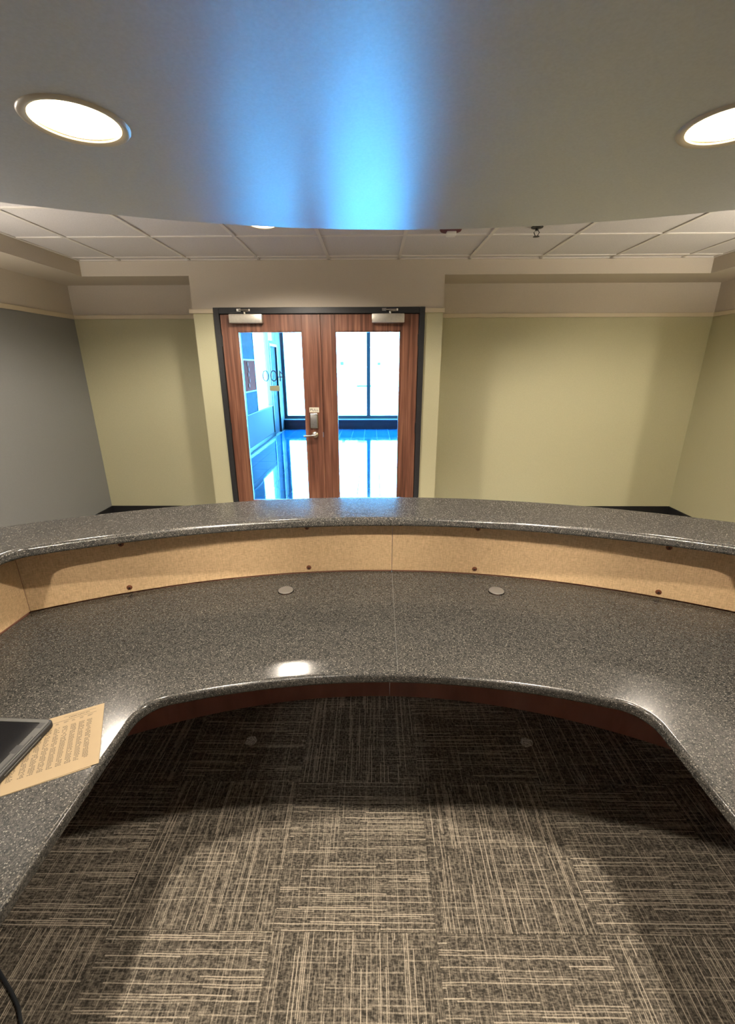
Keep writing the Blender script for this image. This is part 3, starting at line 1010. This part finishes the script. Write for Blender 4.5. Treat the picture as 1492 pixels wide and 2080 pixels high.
# ------------------------------------------------------------------ lamps
def spot_light(name, loc, target, power, size_deg, blend, radius, col, parent=None):
    d = bpy.data.lights.new(name, 'SPOT')
    d.energy = power; d.spot_size = R(size_deg); d.spot_blend = blend
    d.shadow_soft_size = radius; d.color = col
    o = bpy.data.objects.new(name, d)
    COL.objects.link(o)
    o.location = loc
    dr = Vector(target) - Vector(loc)
    o.rotation_euler = dr.to_track_quat('-Z', 'Y').to_euler()
    if parent is not None:
        o.parent = parent
        o.matrix_parent_inverse = Matrix.Translation(-Vector(parent.location))
    return o

def downlight(x, y, z, label, power, rad=.132, spread=150, blend=.5, col=WARM, rs=.035):
    root = empty('recessed_downlight', (x, y, z))
    tag(root, label, 'ceiling light', 'recessed downlights')
    k = rad / .132
    MB().lathe([(.108 * k, .004), (.109 * k, -.002), (.118 * k, -.0055), (.128 * k, -.0045), (.132 * k, 0), (.108 * k, .004)], n=56).build('trim_ring', M['lamp_trim'], root, 50)
    MB().lathe([(.108 * k, .003), (.104 * k, .012), (.1035 * k, .014)], n=56).build('reflector', M['reflector'], root, 50)
    MB().lathe([(0, -.011), (.05 * k, -.009), (.085 * k, -.003), (.104 * k, .006), (.105 * k, .020), (0, .020)], n=56).build('lens', M['lens'], root, 50)
    if power > 0:
        spot_light('lamp_light', (x, y, z - .035), (x, y, z - 1), power, spread, blend, rs, col, root)
    return root
labs = ['large round recessed downlight in the soffit over the left of the desk', 'round recessed downlight in the soffit cut by the right edge of the photo',
        'recessed downlight in the soffit overhead, front left of the seat', 'recessed downlight in the soffit overhead, front right of the seat',
        'recessed downlight in the soffit behind the seat, left one', 'recessed downlight in the soffit behind the seat, right one']
for k, ((x, y), lab) in enumerate(zip(lamp_spots, labs)):
    downlight(x, y, HS, lab, POWER['front'] if k < 2 else POWER['mid'] if k < 4 else POWER['rear'])
downlight(-.72, 3.262, HC - .001, 'downlight in the tiled ceiling just peeping below the soffit edge', POWER['lobby'], .10, 160, .4, rs=.09)
downlight(1.95, 2.50, HC - .001, 'added fill downlight in the tiled ceiling hidden behind the soffit, right side', POWER['lobby'], .10, 160, .4, rs=.09)  # unseen lamp added to brighten the right side of the lobby
downlight(-1.80, 2.38, HC - .001, 'added fill downlight in the tiled ceiling hidden behind the soffit, left side', POWER['lobby'], .10, 160, .4, rs=.09)  # unseen lamp added to brighten the left side of the lobby
# unseen accent lights added behind the seat to brighten the upstand panels
for k, (x, a) in enumerate(((-.72, -20.0), (-.30, -7.0), (.40, 7.5), (.82, 21.0))):
    root = empty('added_accent', (x, -.50, HS))
    tag(root, 'added unseen accent light in the soffit behind the seat, %s' % ('leftmost of the row', 'left of the middle', 'right of the middle', 'rightmost of the row')[k], 'ceiling light', 'added accent lights')
    MB().lathe([(.028, -.004), (.045, -.004), (.048, 0), (.028, 0)], n=28).build('trim_ring', M['lamp_trim'], root, 50)
    MB().lathe([(0, -.001), (.028, -.001)], n=28).build('lens', M['lens'], root, 50)
    tx, ty = CX + RP * math.sin(R(a)), CY + RP * math.cos(R(a))
    spot_light('lamp_light', (x, -.50, HS - .03), (tx, ty, .86), POWER['accent'], 32, 1.0, .03, WARM, root)
root = empty('added_accent', (1.0, -.28, HS))  # added lamp, lights the back wall past the wall stub
tag(root, 'added unseen accent light in the soffit, washing the right back wall', 'ceiling light', 'added accent lights')
MB().lathe([(.028, -.004), (.045, -.004), (.048, 0), (.028, 0)], n=28).build('trim_ring', M['lamp_trim'], root, 50)
MB().lathe([(0, -.001), (.028, -.001)], n=28).build('lens', M['lens'], root, 50)
spot_light('lamp_light', (1.0, -.30, HS - .05), (2.4, 4.7, .8), POWER['wash'], 34, .8, .03, SOFT, root)
root = empty('added_accent', (-.10, -.42, HS))  # added lamp for the faint band of light under the desk
tag(root, 'added unseen accent light in the soffit for the dim band under the desk', 'ceiling light', 'added accent lights')
MB().lathe([(.028, -.004), (.045, -.004), (.048, 0), (.028, 0)], n=28).build('trim_ring', M['lamp_trim'], root, 50)
MB().lathe([(0, -.001), (.028, -.001)], n=28).build('lens', M['lens'], root, 50)
spot_light('lamp_light', (-.10, -.42, HS - .03), (-.12, 1.50, 0), POWER['narrow'], 15, .35, .03, (1.0, .92, .85), root)

# unseen uplights added to raise the ambient light
def fill_uplight(x, y, label, power, h=1.72):
    root = empty('added_uplight', (x, y, 0))
    tag(root, label, 'fill lamp', 'added fill uplights')
    MB().lathe([(0, 0), (.14, 0), (.14, .012), (.03, .022), (0, .022)], n=32).build('base', M['black'], root, 40)
    MB().cyl((0, 0, .02), (0, 0, h - .10), .012, n=14).build('pole', M['black'], root, 40)
    MB().lathe([(0, h - .10), (.05, h - .095), (.12, h - .04), (.16, h), (.155, h), (.115, h - .035), (.045, h - .088), (0, h - .09)], n=36).build('bowl_shade', M['black'], root, 40)
    MB().lathe([(0, h - .03), (.028, h - .045), (.03, h - .07), (0, h - .088)], n=16).build('bulb', M['lens'], root, 40)
    spot_light('lamp_light', (x, y, h - .012), (x, y, h + 1), power, 172, .35, .05, SOFT, root)
fill_uplight(-2.3, -1.75, 'added unseen uplight behind the seat, left corner', POWER['fill_rear'])
fill_uplight(2.5, -1.75, 'added unseen uplight behind the seat, right corner', POWER['fill_rear'])
fill_uplight(-2.62, 2.2, 'added unseen uplight by the grey left wall', POWER['fill_lobby'])
fill_uplight(2.95, 2.2, 'added unseen uplight by the khaki right wall', POWER['fill_lobby'] * 1.55)

# ------------------------------------------------------------------ sprinkler and strobe on the tiled ceiling
sp = empty('sprinkler_head', (1.10, 3.36, HC))
tag(sp, 'dark pendent fire sprinkler under the tiled ceiling on the right', 'sprinkler')
MB().lathe([(0, 0), (.040, 0), (.038, -.006), (.014, -.010), (0, -.010)], n=24).build('escutcheon', M['sprinkler'], sp, 50)
m_ = MB().cyl((0, 0, -.008), (0, 0, -.022), .010, n=12)
m_.tube([(.008, 0, -.02), (.018, 0, -.032), (.006, 0, -.055)], .003, 6).tube([(-.008, 0, -.02), (-.018, 0, -.032), (-.006, 0, -.055)], .003, 6)
m_.build('yoke', M['sprinkler'], sp, 50)
MB().lathe([(0, -.055), (.020, -.055), (.022, -.058), (0, -.060)], n=20).build('deflector', M['sprinkler'], sp, 50)
st = empty('fire_strobe', (.53, 3.40, HC))
tag(st, 'small white strobe on a maroon plate under the tiled ceiling', 'alarm')
MB().lathe([(0, 0), (.075, 0), (.070, -.010), (.04, -.016), (0, -.016)], n=28).build('back_plate', M['maroon'], st, 50)
MB().box(-.03, .035, -.03, .02, -.044, -.015, .006, 2).build('strobe_lens', M['white_plastic'], st, 40)

# window portals help the sky's light find the corridor openings
def portal(cx_, cy_, cz_, sx, sz, rot):
    d = bpy.data.lights.new('window_portal', 'AREA')
    d.shape = 'RECTANGLE'; d.size = sx; d.size_y = sz
    d.cycles.is_portal = True
    o = bpy.data.objects.new('window_portal', d); COL.objects.link(o)
    o.location = (cx_, cy_, cz_); o.rotation_euler = rot
portal((XCL + XCR) / 2, YW + .14, 1.55, XCR - XCL, 2.5, (-PI / 2, 0, 0))
portal(XCL - .12, 9.87, 1.63, 1.5, 1.9, (PI / 2, 0, -PI / 2))
